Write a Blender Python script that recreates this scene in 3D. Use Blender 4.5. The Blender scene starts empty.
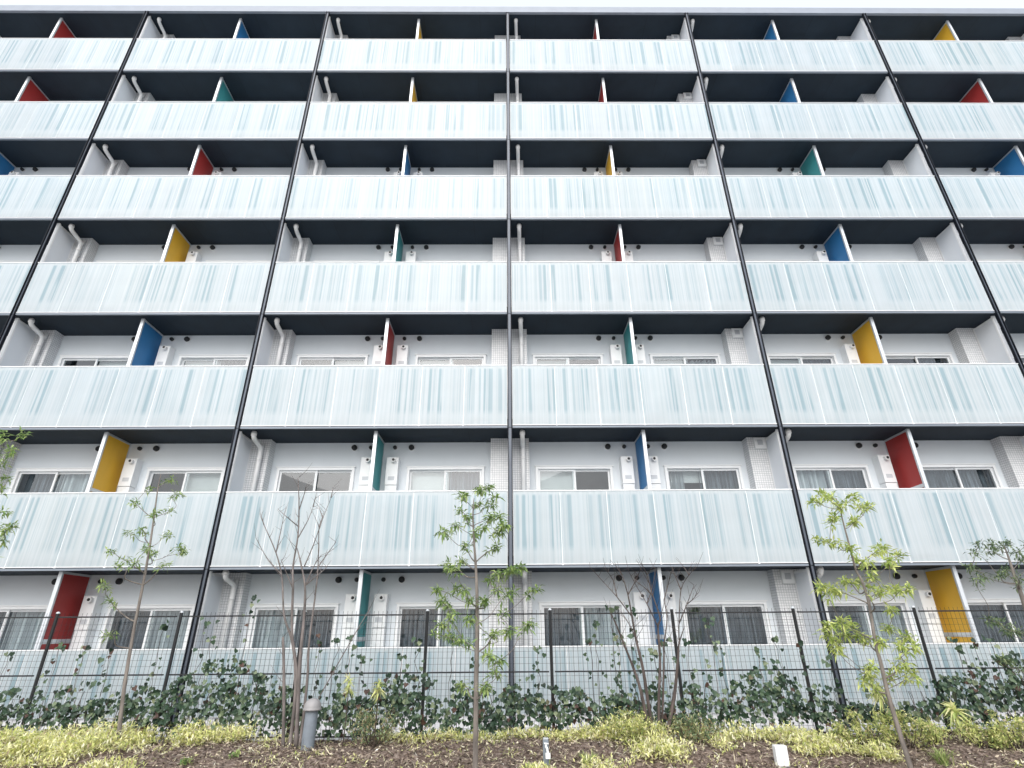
import bpy, math, random
import numpy as np
from mathutils import Vector, Matrix
random.seed(11); rng = np.random.default_rng(11)
S = bpy.context.scene
COL = S.collection

# measured positions in metres (x right, y away from the viewer, z up)
DATA = {'T1': {'trunk': [(-5.583,9.2,0.207),(-5.687,9.2,0.857),(-5.765,9.2,1.597),(-5.812,9.2,2.32),(-5.868,9.2,2.937),(-5.94,9.2,3.509),(-5.989,9.2,3.884),(-6.002,9.2,4.129)],'cl': [(-6.313,9.176,3.64),(-6.327,9.51,3.944),(-5.834,9.304,4.05),(-5.793,9.481,3.845),(-5.756,8.929,3.42),(-6.068,9.178,3.176),(-6.146,9.023,3.102),(-6.531,9.231,2.85),(-6.243,9.252,2.71),(-6.096,8.859,2.589),(-5.872,9.002,2.633),(-5.505,9.046,3.071),(-5.536,9.491,2.927),(-5.869,9.386,2.835),(-5.386,8.962,2.611),(-5.795,9.408,3.533),(-6.28,8.947,2.289),(-6.308,9.282,2.105),(-6.007,8.939,1.613),(-5.68,8.851,2.841),(-5.455,9.46,2.874)]},'T3': {'trunk': [(-0.4,7.9,-0.037),(-0.406,7.9,0.818),(-0.407,7.9,1.506),(-0.417,7.9,1.998),(-0.439,7.9,2.385),(-0.476,7.9,2.79),(-0.498,7.9,3.142),(-0.489,7.9,3.389)],'cl': [(-0.277,8.078,3.595),(-0.628,7.605,3.366),(-0.457,8.341,3.614),(-0.156,8.091,3.446),(-0.588,8.367,3.203),(-0.806,8.294,3.071),(-0.912,7.699,2.871),(-0.233,7.761,3.1),(-0.103,7.566,3.048),(-0.102,7.546,2.841),(-0.318,7.465,2.895),(-0.586,7.701,2.681),(-0.151,8.003,2.707),(-0.751,7.403,2.363),(-0.666,8.078,2.527),(-0.947,7.738,2.118),(-0.57,7.71,2.126),(-0.239,8.219,2.293),(-0.105,7.881,2.355),(0.06,7.716,2.364),(0.186,7.881,2.406),(0.399,8.105,2.146),(0.056,7.457,2.068),(-0.946,8.375,2.025),(-0.704,7.423,1.799),(-0.996,8.15,1.581),(-0.8,8.245,1.567),(-0.581,7.418,1.502),(-0.052,8.188,1.841),(-0.167,7.766,1.577),(0.03,7.979,1.624),(0.266,7.409,1.689),(-0.257,7.447,1.333),(-0.099,7.581,1.282),(-0.149,8.355,1.091),(-0.283,7.597,0.997),(-0.622,8.156,0.978),(-0.867,8.33,1.956),(-0.748,8.342,2.183),(-0.502,7.744,1.99),(-0.29,7.755,1.99),(-0.133,7.925,2.125),(-0.888,8.176,2.484),(-0.668,7.508,3.135),(-0.472,8.148,3.339),(-0.233,8.197,3.349),(-0.499,8.26,2.917),(-0.033,7.437,2.915),(-0.956,8.346,1.696),(-0.505,7.491,1.742)]},'T5': {'trunk': [(4.851,7.8,-0.059),(4.818,7.8,0.458),(4.8,7.8,0.855),(4.81,7.8,1.192),(4.81,7.8,1.46),(4.858,7.8,1.909),(4.845,7.8,2.2),(4.802,7.8,2.343),(4.798,7.8,2.69),(4.796,7.8,2.897),(4.795,7.8,3.165),(4.782,7.8,3.339)],'cl': [(4.54,7.989,3.323),(4.997,8.297,3.466),(4.393,7.462,3.32),(4.757,7.349,3.251),(5.419,8.287,3.322),(5.254,7.834,3.227),(4.738,7.706,3.203),(4.525,7.537,3.017),(5.015,7.894,3.025),(4.542,8.126,2.796),(4.511,7.756,2.713),(4.739,7.722,2.639),(4.906,7.356,2.562),(5.75,8.216,2.588),(4.685,7.333,2.397),(5.276,7.794,2.458),(5.052,8.138,2.527),(4.074,7.431,2.102),(4.749,8.032,2.219),(5.037,8.25,2.235),(4.544,7.93,2.083),(5.122,8.088,2.115),(4.822,7.407,2.035),(5.25,7.735,2.091),(5.213,7.449,2.072),(5.35,8.145,1.856),(4.309,7.595,1.699),(4.182,7.753,1.523),(4.721,8.299,1.542),(4.835,8.152,1.504),(4.531,8.276,1.455),(4.266,7.754,1.394),(4.881,7.788,1.459),(5.175,8.03,1.614),(5.236,7.779,1.516),(5.184,7.591,1.391),(5.074,7.704,1.412),(4.459,7.447,1.178),(4.462,7.677,1.0),(4.939,8.288,0.856),(4.878,8.26,1.037),(4.962,7.927,1.034),(5.147,7.799,1.109),(5.108,7.638,1.053),(4.146,7.389,2.062),(4.129,7.572,1.653),(4.696,8.082,1.655),(5.233,8.167,2.282),(5.037,7.661,1.219),(5.44,8.086,2.671)]},'T7': {'trunk': [(7.525,8.5,0.012),(7.523,8.5,0.819),(7.56,8.5,1.444),(7.589,8.5,2.017),(7.598,8.5,2.339),(7.609,8.5,2.598),(7.611,8.5,2.76)],'cl': [(7.084,8.303,2.764),(7.32,8.487,2.671),(7.282,8.743,2.69),(7.659,8.672,2.753),(7.532,8.314,2.763),(8.137,8.901,2.705),(7.096,8.635,2.456),(7.171,8.573,2.334),(6.656,8.06,2.25),(7.388,8.542,2.329),(7.449,8.276,2.264),(7.775,8.654,2.18),(6.94,8.467,1.71),(7.372,8.785,1.685),(7.276,8.633,1.576),(7.496,8.768,1.616),(7.233,8.363,1.537),(7.054,8.63,1.2),(7.239,8.714,1.156),(7.383,8.795,1.087),(7.319,8.365,2.771),(7.772,8.809,2.425),(8.326,8.833,2.803),(8.314,8.67,2.555),(8.452,8.929,2.137),(8.189,8.911,1.921),(8.035,8.516,1.703),(7.569,8.526,1.443),(7.355,8.2,1.203),(8.126,8.803,2.572)]},'T0': {'trunk': [(-8.126,8.5,0.226),(-8.163,8.5,0.936),(-8.248,8.5,1.812),(-8.312,8.5,2.635),(-8.41,8.5,3.379),(-8.514,8.5,4.017),(-8.657,8.5,4.696)],'cl': [(-8.54,8.696,4.731),(-8.323,8.557,4.557),(-8.082,8.616,4.665),(-8.014,8.445,4.331),(-8.211,8.587,4.156),(-8.173,8.692,3.952),(-8.078,8.596,3.746),(-7.938,8.654,3.377),(-7.312,8.169,3.071),(-7.476,8.262,3.03),(-7.613,8.459,2.916),(-8.699,8.605,4.823),(-8.452,8.303,4.455),(-8.822,8.63,4.055),(-8.267,8.592,3.554),(-8.268,8.179,3.165),(-8.084,8.48,2.775),(-7.572,8.308,2.608),(-8.119,8.188,2.461),(-8.011,8.243,4.185),(-8.814,8.372,5.002),(-7.822,8.277,2.064),(-8.05,8.285,3.796)]},'B1': {'stems': [[(-3.207,9.2,0.068),(-3.316,9.144,0.922),(-3.457,9.196,1.553)],[(-3.122,9.2,0.067),(-3.137,9.186,0.724),(-3.225,9.213,1.208),(-3.34,9.211,1.552),(-3.484,9.169,1.864),(-3.64,9.248,2.416),(-3.759,9.14,2.791),(-4.057,9.189,3.248)],[(-3.037,9.2,0.067),(-3.119,9.173,0.919),(-3.326,9.189,1.608),(-3.4,9.154,2.242),(-3.487,9.24,2.583),(-3.465,9.185,3.081),(-3.519,9.144,3.618),(-3.628,9.214,4.05)],[(-3.023,9.2,0.066),(-3.128,9.151,1.21),(-3.18,9.205,1.82),(-3.227,9.181,2.287),(-3.379,9.21,2.688),(-3.475,9.255,2.883)],[(-2.98,9.2,0.066),(-3.007,9.238,0.913),(-3.042,9.19,1.453),(-3.063,9.238,2.126),(-3.074,9.217,2.578),(-3.137,9.184,3.209)],[(-2.979,9.2,0.15),(-2.843,9.157,0.585),(-2.667,9.212,0.991),(-2.348,9.208,1.615),(-2.203,9.255,1.901)]],'twigs': [[(-3.628,9.2,2.457),(-4.016,9.434,2.749),(-4.18,9.254,3.048)],[(-3.463,9.2,3.035),(-3.315,9.126,3.314),(-3.361,9.397,3.586)],[(-3.475,9.2,3.214),(-3.582,8.95,3.315),(-3.793,9.004,3.473)],[(-3.234,9.2,2.289),(-3.134,9.233,2.627),(-3.049,9.258,2.77)],[(-3.234,9.2,2.289),(-2.991,9.02,2.437),(-2.943,9.265,2.582)],[(-3.068,9.2,2.576),(-2.999,9.396,2.819),(-2.809,9.138,2.958)],[(-3.294,9.2,2.578),(-3.185,9.166,2.901),(-3.05,9.063,3.334),(-2.973,9.096,3.672)],[(-4.062,9.2,3.25),(-4.276,9.436,3.513)],[(-3.291,9.2,3.545),(-3.248,9.14,3.735)],[(-3.784,9.2,2.799),(-3.86,9.431,3.206),(-3.842,9.407,3.454)],[(-3.519,9.2,3.496),(-3.492,9.248,3.761),(-3.418,9.08,3.876)],[(-3.142,9.2,3.212),(-3.174,9.44,3.508)],[(-3.007,9.2,3.696),(-2.995,9.198,3.868)],[(-3.418,9.2,2.245),(-3.555,9.158,2.498),(-3.648,9.11,2.678)],[(-3.096,9.2,3.36),(-3.296,9.442,3.63)]]},'B2': {'stems': [[(2.068,9.2,0.122),(2.016,9.199,0.506),(1.955,9.174,0.881),(1.833,9.197,1.282),(1.666,9.155,1.729),(1.609,9.215,1.86)],[(2.111,9.2,0.122),(2.073,9.193,0.569),(2.036,9.175,1.079),(1.985,9.234,1.487),(1.955,9.239,1.801),(1.903,9.142,2.118),(1.848,9.204,2.424)],[(2.169,9.2,0.121),(2.231,9.173,0.698),(2.328,9.252,1.208),(2.347,9.234,1.654),(2.377,9.169,1.782),(2.305,9.172,2.103),(2.242,9.159,2.417)],[(2.255,9.2,0.121),(2.476,9.259,0.688),(2.583,9.175,1.209),(2.637,9.213,1.413),(2.741,9.197,1.637)],[(2.197,9.2,0.121),(2.298,9.217,0.667),(2.386,9.212,1.264),(2.409,9.229,1.415),(2.479,9.154,1.752),(2.489,9.231,2.045)]],'twigs': [[(1.947,9.2,1.8),(1.715,9.08,2.087),(1.543,9.22,2.32),(1.324,9.102,2.539)],[(2.338,9.2,1.654),(2.174,9.078,1.982),(2.075,9.218,2.241),(1.96,9.179,2.467)],[(2.641,9.2,1.469),(2.647,9.117,1.694),(2.815,9.347,2.2),(2.949,9.254,2.422),(2.987,8.922,2.511)],[(2.671,9.2,1.695),(2.792,9.051,1.977),(2.982,9.173,2.262)],[(2.203,9.2,1.987),(2.373,9.45,2.24),(2.464,9.433,2.488)],[(1.737,9.2,2.093),(1.7,9.227,2.35),(1.544,8.909,2.473)],[(1.915,9.2,2.122),(2.103,9.367,2.359),(2.156,9.157,2.525)],[(2.771,9.2,2.191),(2.728,9.245,2.376),(2.707,9.325,2.538)],[(2.312,9.2,2.104),(2.217,9.279,2.23),(2.031,9.189,2.345)],[(2.48,9.2,2.044),(2.641,9.447,2.285),(2.626,9.131,2.458)],[(1.978,9.2,1.488),(1.864,9.135,1.728),(1.822,9.411,1.879)],[(2.837,9.2,1.983),(2.868,9.018,2.032),(3.014,9.078,2.152)],[(1.847,9.2,2.423),(1.8,9.398,2.583)],[(2.252,9.2,2.421),(2.127,8.94,2.563)],[(2.932,9.2,2.417),(2.931,9.402,2.561)]]},'ivy': [(-9.648,0.855),(-7.815,0.842),(-6.897,0.835),(-6.317,0.939),(-5.689,0.893),(-5.287,0.823),(-4.751,1.161),(-4.311,1.299),(-3.94,1.086),(-3.211,0.808),(-2.594,0.803),(-1.841,1.002),(-1.376,1.04),(-1.058,0.927),(-0.588,0.788),(-0.124,0.785),(0.346,1.027),(0.805,0.778),(1.42,0.706),(2.046,0.769),(2.842,0.899),(3.289,0.759),(3.979,1.099),(4.408,0.887),(5.157,0.745),(5.781,0.741),(6.428,0.804),(7.128,1.006),(7.844,1.213),(8.258,1.281),(9.919,0.847)],'vines': [(-7.859,1.324),(-7.08,1.418),(-6.677,1.387),(-6.263,1.313),(-5.513,1.739),(-4.85,1.779),(-4.711,1.516),(-4.19,2.105),(-2.995,1.504),(-2.74,1.502),(-2.486,1.5),(-2.303,1.285),(-1.672,1.281),(-1.434,1.493),(-0.892,1.489),(-0.501,1.132),(0.479,1.336),(1.314,1.474),(1.426,1.692),(1.704,1.914),(1.763,1.471),(2.045,1.882),(1.995,1.542),(2.339,1.323),(2.516,1.466),(2.853,1.463),(3.248,1.725),(3.387,1.388),(3.981,1.312),(4.283,1.454),(4.652,1.307),(4.224,1.098),(5.064,1.162),(7.2,1.433),(7.246,1.289),(7.481,1.359),(7.75,1.43),(7.88,1.142)],'cover': [(-7.12,9.08,1.0,0.5,0.22,9),(-6.77,8.67,1.0,0.45,0.2,9),(-5.86,8.69,0.9,0.4,0.2,9),(-6.44,9.19,1.1,0.5,0.24,11),(-5.89,9.53,0.8,0.45,0.24,8),(-5.25,9.82,0.9,0.35,0.24,9),(-4.47,9.78,0.8,0.3,0.22,8),(-3.78,9.58,0.6,0.3,0.2,5),(-4.99,8.17,0.35,0.15,0.14,2),(-1.21,9.87,0.8,0.12,0.12,3),(0.19,9.97,0.8,0.12,0.12,3),(-0.59,9.92,0.6,0.1,0.12,2),(1.12,9.92,0.6,0.15,0.14,3),(1.63,9.72,0.5,0.3,0.26,6),(1.9,9.22,0.5,0.3,0.26,4),(1.99,8.45,0.4,0.25,0.2,3),(1.14,8.07,0.6,0.2,0.12,2),(2.57,8.62,0.5,0.2,0.14,2),(3.32,9.15,0.5,0.3,0.2,4),(3.99,9.04,0.5,0.3,0.2,5),(4.28,8.54,0.5,0.2,0.2,4),(-8.0,10.5,0.8,0.2,0.2,4),(-7.84,9.25,1,0.5,0.2,4),(4.69,8.33,0.4,0.2,0.18,3),(0.27,7.94,0.3,0.1,0.12,2),(1.2,9.41,0.4,0.2,0.2,3),(2.76,9.66,0.5,0.2,0.2,3)],'shrubs': [('a',(-1.943,9.15,0.186),0.52,0.34),('b',(2.661,9.1,0.157),0.37,0.42),('c',(4.883,8.8,0.187),0.44,0.44),('d',(5.489,8.75,0.19),0.44,0.42),('e',(5.895,8.8,0.178),0.28,0.28),('f',(6.577,8.8,0.138),0.32,0.35),('g',(6.941,8.7,0.117),0.42,0.35),('h',(1.873,9.1,0.128),0.36,0.36)],'misc': {'yel1': (-2.344,9.1,0.918),'yel2': (-1.906,9.1,0.877),'spik': (6.441,9.0,0.508),'spik2': (5.354,8.9,0.776),'boll_top': (-2.831,9.0,0.752),'boll_base': (-2.807,9.0,0.122),'tap': (0.474,8.1,0.363),'lamp': (3.473,8.2,0.259),'tuft1': (1.018,8.3,0.015),'tuft2': (5.515,8.2,-0.002),'green1': (-4.156,8.4,0.092),'green2': (-3.637,8.6,0.117)}}
# ------------------------------------------------------------------ helpers
class MB:
    """collects vertices and faces of ONE mesh"""
    def __init__(s): s.v=[]; s.f=[]; s.uv=None
    def box(s, x0,x1,y0,y1,z0,z1):
        b=len(s.v)
        s.v += [(x0,y0,z0),(x1,y0,z0),(x1,y1,z0),(x0,y1,z0),(x0,y0,z1),(x1,y0,z1),(x1,y1,z1),(x0,y1,z1)]
        s.f += [tuple(b+i for i in q) for q in ((0,3,2,1),(4,5,6,7),(0,1,5,4),(1,2,6,5),(2,3,7,6),(3,0,4,7))]
        return s
    def tube(s, pts, radii, n=7, cap=True):
        pts=[Vector(p) for p in pts]
        if not hasattr(radii,'__len__'): radii=[radii]*len(pts)
        t=(pts[1]-pts[0]).normalized()
        a=Vector((1,0,0)) if abs(t.x)<.9 else Vector((0,1,0))
        nx=t.cross(a).normalized(); base=len(s.v)
        for i,p in enumerate(pts):
            if i==0: tt=pts[1]-pts[0]
            elif i==len(pts)-1: tt=pts[-1]-pts[-2]
            else: tt=(pts[i+1]-pts[i]).normalized()+(pts[i]-pts[i-1]).normalized()
            tt=tt.normalized() if tt.length>1e-9 else t
            nx=(nx-tt*nx.dot(tt)).normalized(); ny=tt.cross(nx)
            for k in range(n):
                an=2*math.pi*k/n
                s.v.append(tuple(p+(nx*math.cos(an)+ny*math.sin(an))*radii[i]))
        for i in range(len(pts)-1):
            for k in range(n):
                k2=(k+1)%n
                s.f.append((base+i*n+k, base+i*n+k2, base+(i+1)*n+k2, base+(i+1)*n+k))
        if cap:
            s.f.append(tuple(base+k for k in reversed(range(n))))
            s.f.append(tuple(base+(len(pts)-1)*n+k for k in range(n)))
        return s
    def lathe(s, c, prof, n=24, axis='z'):
        """prof: (radius, height) pairs round the axis"""
        base=len(s.v)
        for r,h in prof:
            for k in range(n):
                an=2*math.pi*k/n; x=r*math.cos(an); y=r*math.sin(an)
                s.v.append((c[0]+x,c[1]+y,c[2]+h) if axis=='z' else (c[0]+x,c[1]-h,c[2]+y))
        m=len(prof)
        for i in range(m-1):
            for k in range(n):
                k2=(k+1)%n; s.f.append((base+i*n+k,base+i*n+k2,base+(i+1)*n+k2,base+(i+1)*n+k))
        s.f.append(tuple(base+k for k in reversed(range(n)))); s.f.append(tuple(base+(m-1)*n+k for k in range(n)))
        return s
    def mesh(s, name, mat, smooth=False):
        me=bpy.data.meshes.new(name); me.from_pydata(s.v,[],s.f); me.update()
        me.materials.append(mat)
        if smooth:
            me.polygons.foreach_set('use_smooth',[True]*len(me.polygons))
        return me
    def obj(s, name, mat, parent=None, loc=(0,0,0), smooth=False, bevel=0):
        o=put(name, s.mesh(name,mat,smooth), parent, loc)
        if bevel:
            b=o.modifiers.new('bevel','BEVEL'); b.width=bevel; b.segments=2; b.limit_method='ANGLE'
        return o
def put(name, mesh, parent=None, loc=(0,0,0)):
    o=bpy.data.objects.new(name, mesh); COL.objects.link(o); o.parent=parent; o.location=loc
    return o
def tag(o, label=None, cat=None, group=None, kind=None):
    if label: o['label']=label
    if cat: o['category']=cat
    if group: o['group']=group
    if kind: o['kind']=kind
    return o
def thing(name, label, cat, loc=(0,0,0), group=None):
    o=bpy.data.objects.new(name,None); o.empty_display_size=.2; COL.objects.link(o); o.location=loc
    return tag(o,label,cat,group)
def quads_obj(name, verts, faces, mat, parent=None, loc=(0,0,0), nrm=False):
    me=bpy.data.meshes.new(name); me.from_pydata(verts,[],faces); me.update(); me.materials.append(mat)
    return put(name,me,parent,loc)

# ------------------------------------------------------------------ materials
def nodes_of(name):
    m=bpy.data.materials.new(name); m.use_nodes=True; nt=m.node_tree
    return m, nt, nt.nodes['Principled BSDF']
def N(nt, kind, **kw):
    n=nt.nodes.new(kind)
    for k,v in kw.items(): setattr(n,k,v)
    return n
def ramp(nt, fac, stops, interp='LINEAR'):
    r=N(nt,'ShaderNodeValToRGB'); r.color_ramp.interpolation=interp
    els=r.color_ramp.elements
    while len(els)<len(stops): els.new(.5)
    for e,(p,c) in zip(els,stops):
        e.position=p; e.color=(*c,1) if hasattr(c,'__len__') else (c,c,c,1)
    nt.links.new(fac, r.inputs['Fac']); return r.outputs['Color']
def math_(nt, op, a, b=None, c=None, clamp=False):
    n=N(nt,'ShaderNodeMath',operation=op); n.use_clamp=clamp
    for i,x in enumerate((a,b,c)):
        if x is None: continue
        if isinstance(x,(int,float)): n.inputs[i].default_value=x
        else: nt.links.new(x,n.inputs[i])
    return n.outputs[0]
def mixc(nt, fac, a, b, blend='MIX'):
    n=N(nt,'ShaderNodeMix',data_type='RGBA',blend_type=blend)
    for i,x in ((0,fac),(6,a),(7,b)):
        if isinstance(x,(int,float)): n.inputs[i].default_value=x
        elif isinstance(x,tuple): n.inputs[i].default_value=(*x,1)
        else: nt.links.new(x,n.inputs[i])
    return n.outputs[2]
def painted(name, col, rough=.5, metal=0, var=.08, scale=3, bump=0, spec=.5, coat=0, stretch=(1,1,1)):
    """a plain surface with gentle mottling and weather streaks of its own"""
    m,nt,p=nodes_of(name)
    tc=N(nt,'ShaderNodeTexCoord'); mp=N(nt,'ShaderNodeMapping'); mp.inputs['Scale'].default_value=stretch
    nt.links.new(tc.outputs['Object'],mp.inputs['Vector'])
    n=N(nt,'ShaderNodeTexNoise'); n.inputs['Scale'].default_value=scale; n.inputs['Detail'].default_value=5
    nt.links.new(mp.outputs[0],n.inputs['Vector'])
    lo=tuple(max(0,c*(1-var)) for c in col); hi=tuple(min(1,c*(1+var)) for c in col)
    nt.links.new(ramp(nt,n.outputs['Fac'],[(.3,lo),(.7,hi)]),p.inputs['Base Color'])
    p.inputs['Roughness'].default_value=rough; p.inputs['Metallic'].default_value=metal
    p.inputs['Specular IOR Level'].default_value=spec; p.inputs['Coat Weight'].default_value=coat
    if bump:
        b=N(nt,'ShaderNodeBump'); b.inputs['Strength'].default_value=bump; b.inputs['Distance'].default_value=.01
        n2=N(nt,'ShaderNodeTexNoise'); n2.inputs['Scale'].default_value=scale*30
        nt.links.new(tc.outputs['Object'],n2.inputs['Vector'])
        nt.links.new(n2.outputs['Fac'],b.inputs['Height']); nt.links.new(b.outputs[0],p.inputs['Normal'])
    return m
M={}
M['wall']=painted('render_wall',(.70,.74,.775),.85,var=.03,scale=1.2,bump=.15,stretch=(1,1,.35))
M['screen']=painted('screen_board',(.70,.73,.77),.6,var=.03,scale=1.5)
M['white_alu']=painted('white_aluminium',(.80,.81,.82),.35,var=.03)
M['alu']=painted('silver_aluminium',(.62,.65,.68),.4,metal=.4,var=.05)
M['fascia']=painted('fascia_metal',(.20,.23,.27),.5,metal=.2,var=.06)
M['roof_metal']=painted('roof_edge_metal',(.25,.28,.33),.5,metal=.1,var=.05)
M['navy']=painted('navy_steel',(.008,.010,.016),.5,var=.15,spec=.18)
M['post_strip']=painted('blue_grey_steel',(.10,.118,.15),.40,metal=.2,var=.1)
M['floor']=painted('balcony_floor_sheet',(.50,.50,.50),.8,var=.06)
M['pvc']=painted('white_pvc',(.72,.72,.72),.4,var=.05)
M['dark']=painted('dark_plastic_and_hole_shade',(.012,.013,.015),.6,var=.2)  # vent hood colour, also the painted shade inside the exhaust pipe mouths
M['heater']=painted('heater_enamel',(.78,.79,.80),.4,var=.02)
M['print']=painted('grey_sticker',(.50,.52,.55),.5,var=.1)
M['blackfence']=painted('black_fence_coat',(.012,.013,.015),.5,var=.25)
M['room']=painted('room_plaster',(.28,.29,.30),.9,var=.1)
M['cloth_dark']=painted('dark_drape',(.17,.19,.22),.95,var=.4,scale=6,stretch=(6,1,.3))
M['cloth_grey']=painted('grey_drape',(.60,.63,.66),.95,var=.2,scale=5,stretch=(6,1,.3))
M['blind']=painted('pale_blind',(.62,.63,.63),.9,var=.05)
M['bollard']=painted('bollard_grey',(.19,.22,.255),.55,var=.15,scale=9,bump=.2)
M['dome']=painted('bollard_dome',(.27,.262,.265),.45,var=.14,scale=6)
M['plinth']=painted('white_plinth',(.78,.78,.80),.8,var=.1,scale=4,bump=.2)
def soffit_mat():
    m,nt,p=nodes_of('navy_soffit_board')
    tc=N(nt,'ShaderNodeTexCoord'); br=N(nt,'ShaderNodeTexBrick'); br.offset=.5
    br.inputs['Scale'].default_value=1; br.inputs['Brick Width'].default_value=1.82; br.inputs['Row Height'].default_value=.91
    br.inputs['Mortar Size'].default_value=.006
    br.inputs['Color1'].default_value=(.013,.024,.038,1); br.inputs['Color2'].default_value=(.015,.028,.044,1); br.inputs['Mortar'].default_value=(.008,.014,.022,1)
    nt.links.new(tc.outputs['Object'],br.inputs['Vector'])
    n=N(nt,'ShaderNodeTexNoise'); n.inputs['Scale'].default_value=2; n.inputs['Detail'].default_value=6
    nt.links.new(tc.outputs['Object'],n.inputs['Vector'])
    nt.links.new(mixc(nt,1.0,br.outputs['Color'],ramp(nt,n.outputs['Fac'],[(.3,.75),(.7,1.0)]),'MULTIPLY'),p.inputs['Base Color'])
    p.inputs['Roughness'].default_value=.7; p.inputs['Specular IOR Level'].default_value=.35
    return m
M['soffit']=soffit_mat()
def tile_mat():
    m,nt,p=nodes_of('small_white_tiles')
    tc=N(nt,'ShaderNodeTexCoord'); sx=N(nt,'ShaderNodeSeparateXYZ'); nt.links.new(tc.outputs['Object'],sx.inputs[0])
    cb=N(nt,'ShaderNodeCombineXYZ'); nt.links.new(math_(nt,'ADD',sx.outputs[0],sx.outputs[1]),cb.inputs[0]); nt.links.new(sx.outputs[2],cb.inputs[1])
    br=N(nt,'ShaderNodeTexBrick'); br.offset=0
    br.inputs['Scale'].default_value=1; br.inputs['Brick Width'].default_value=.05; br.inputs['Row Height'].default_value=.05; br.inputs['Mortar Size'].default_value=.004
    br.inputs['Color1'].default_value=(.74,.74,.75,1); br.inputs['Color2'].default_value=(.66,.67,.68,1); br.inputs['Mortar'].default_value=(.38,.39,.41,1)
    nt.links.new(cb.outputs[0],br.inputs['Vector']); nt.links.new(br.outputs['Color'],p.inputs['Base Color'])
    b=N(nt,'ShaderNodeBump'); b.invert=True; b.inputs['Strength'].default_value=.5; b.inputs['Distance'].default_value=.004
    nt.links.new(br.outputs['Fac'],b.inputs['Height']); nt.links.new(b.outputs[0],p.inputs['Normal'])
    p.inputs['Roughness'].default_value=.4
    return m
M['tile']=tile_mat()
def panel_mat():
    """frosted laminated glass with a printed barcode of teal stripes"""
    m,nt,p=nodes_of('striped_frosted_glass')
    uv=N(nt,'ShaderNodeUVMap'); sx=N(nt,'ShaderNodeSeparateXYZ'); nt.links.new(uv.outputs[0],sx.inputs[0])
    oi=N(nt,'ShaderNodeObjectInfo'); u=sx.outputs[0]; v=sx.outputs[1]
    off=math_(nt,'MULTIPLY',oi.outputs['Random'],913.0)
    s=math_(nt,'ADD',u,off)
    def n1(scale,detail,shift=0):
        n=N(nt,'ShaderNodeTexNoise',noise_dimensions='1D'); n.inputs['Scale'].default_value=scale; n.inputs['Detail'].default_value=detail
        nt.links.new(math_(nt,'ADD',s,shift),n.inputs['W']); return n.outputs['Fac']
    def n2(scale,vs,shift):
        cb=N(nt,'ShaderNodeCombineXYZ'); nt.links.new(math_(nt,'ADD',s,shift),cb.inputs[0]); nt.links.new(math_(nt,'MULTIPLY',v,vs),cb.inputs[1])
        n=N(nt,'ShaderNodeTexNoise',noise_dimensions='2D'); n.inputs['Scale'].default_value=scale; n.inputs['Detail'].default_value=1
        nt.links.new(cb.outputs[0],n.inputs['Vector']); return n.outputs['Fac']
    broad=n1(2.2,1,5)                                   # where the stripes gather
    wide=ramp(nt,n1(9.5,0,0),[(.47,0),(.60,1)])          # bands
    fine=ramp(nt,n1(24,0,9),[(.48,0),(.64,1)])
    gather=ramp(nt,broad,[(.36,.14),(.56,1)])
    # the print starts and stops at its own heights
    top=ramp(nt,v,[(.93,1),(.965,0)])
    low=ramp(nt,v,[(.16,.26),(.25,1)])
    steps=ramp(nt,n2(11,.035,31),[(.42,.30),(.49,1)])
    a=math_(nt,'MULTIPLY',wide,gather); a=math_(nt,'MULTIPLY',a,steps)
    b=math_(nt,'MULTIPLY',fine,math_(nt,'ADD',math_(nt,'MULTIPLY',gather,.36),.08))
    k=math_(nt,'MAXIMUM',a,b); k=math_(nt,'MULTIPLY',k,low); k=math_(nt,'MULTIPLY',k,top,clamp=True)
    pale=mixc(nt,ramp(nt,n1(15,1,3),[(.35,0),(.65,1)]),(.752,.81,.835),(.805,.853,.88))
    dirt=N(nt,'ShaderNodeTexNoise'); dirt.inputs['Scale'].default_value=1.7; dirt.inputs['Detail'].default_value=6
    tc=N(nt,'ShaderNodeTexCoord'); nt.links.new(tc.outputs['Object'],dirt.inputs['Vector'])
    col=mixc(nt,math_(nt,'MULTIPLY',k,.64),pale,(.32,.505,.575))
    col=mixc(nt,.35,col,ramp(nt,dirt.outputs['Fac'],[(.3,.86),(.7,1.0)]),'MULTIPLY')
    nt.links.new(col,p.inputs['Base Color'])
    p.inputs['Roughness'].default_value=.45; p.inputs['Coat Weight'].default_value=1; p.inputs['Coat Roughness'].default_value=.03; p.inputs['Coat IOR'].default_value=1.45
    p.inputs['Specular IOR Level'].default_value=.2
    t=N(nt,'ShaderNodeBsdfTranslucent'); nt.links.new(col,t.inputs[0]); mx=N(nt,'ShaderNodeMixShader'); mx.inputs[0].default_value=.55
    nt.links.new(p.outputs[0],mx.inputs[1]); nt.links.new(t.outputs[0],mx.inputs[2]); nt.links.new(mx.outputs[0],nt.nodes['Material Output'].inputs[0])
    return m
M['panel']=panel_mat()
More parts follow.
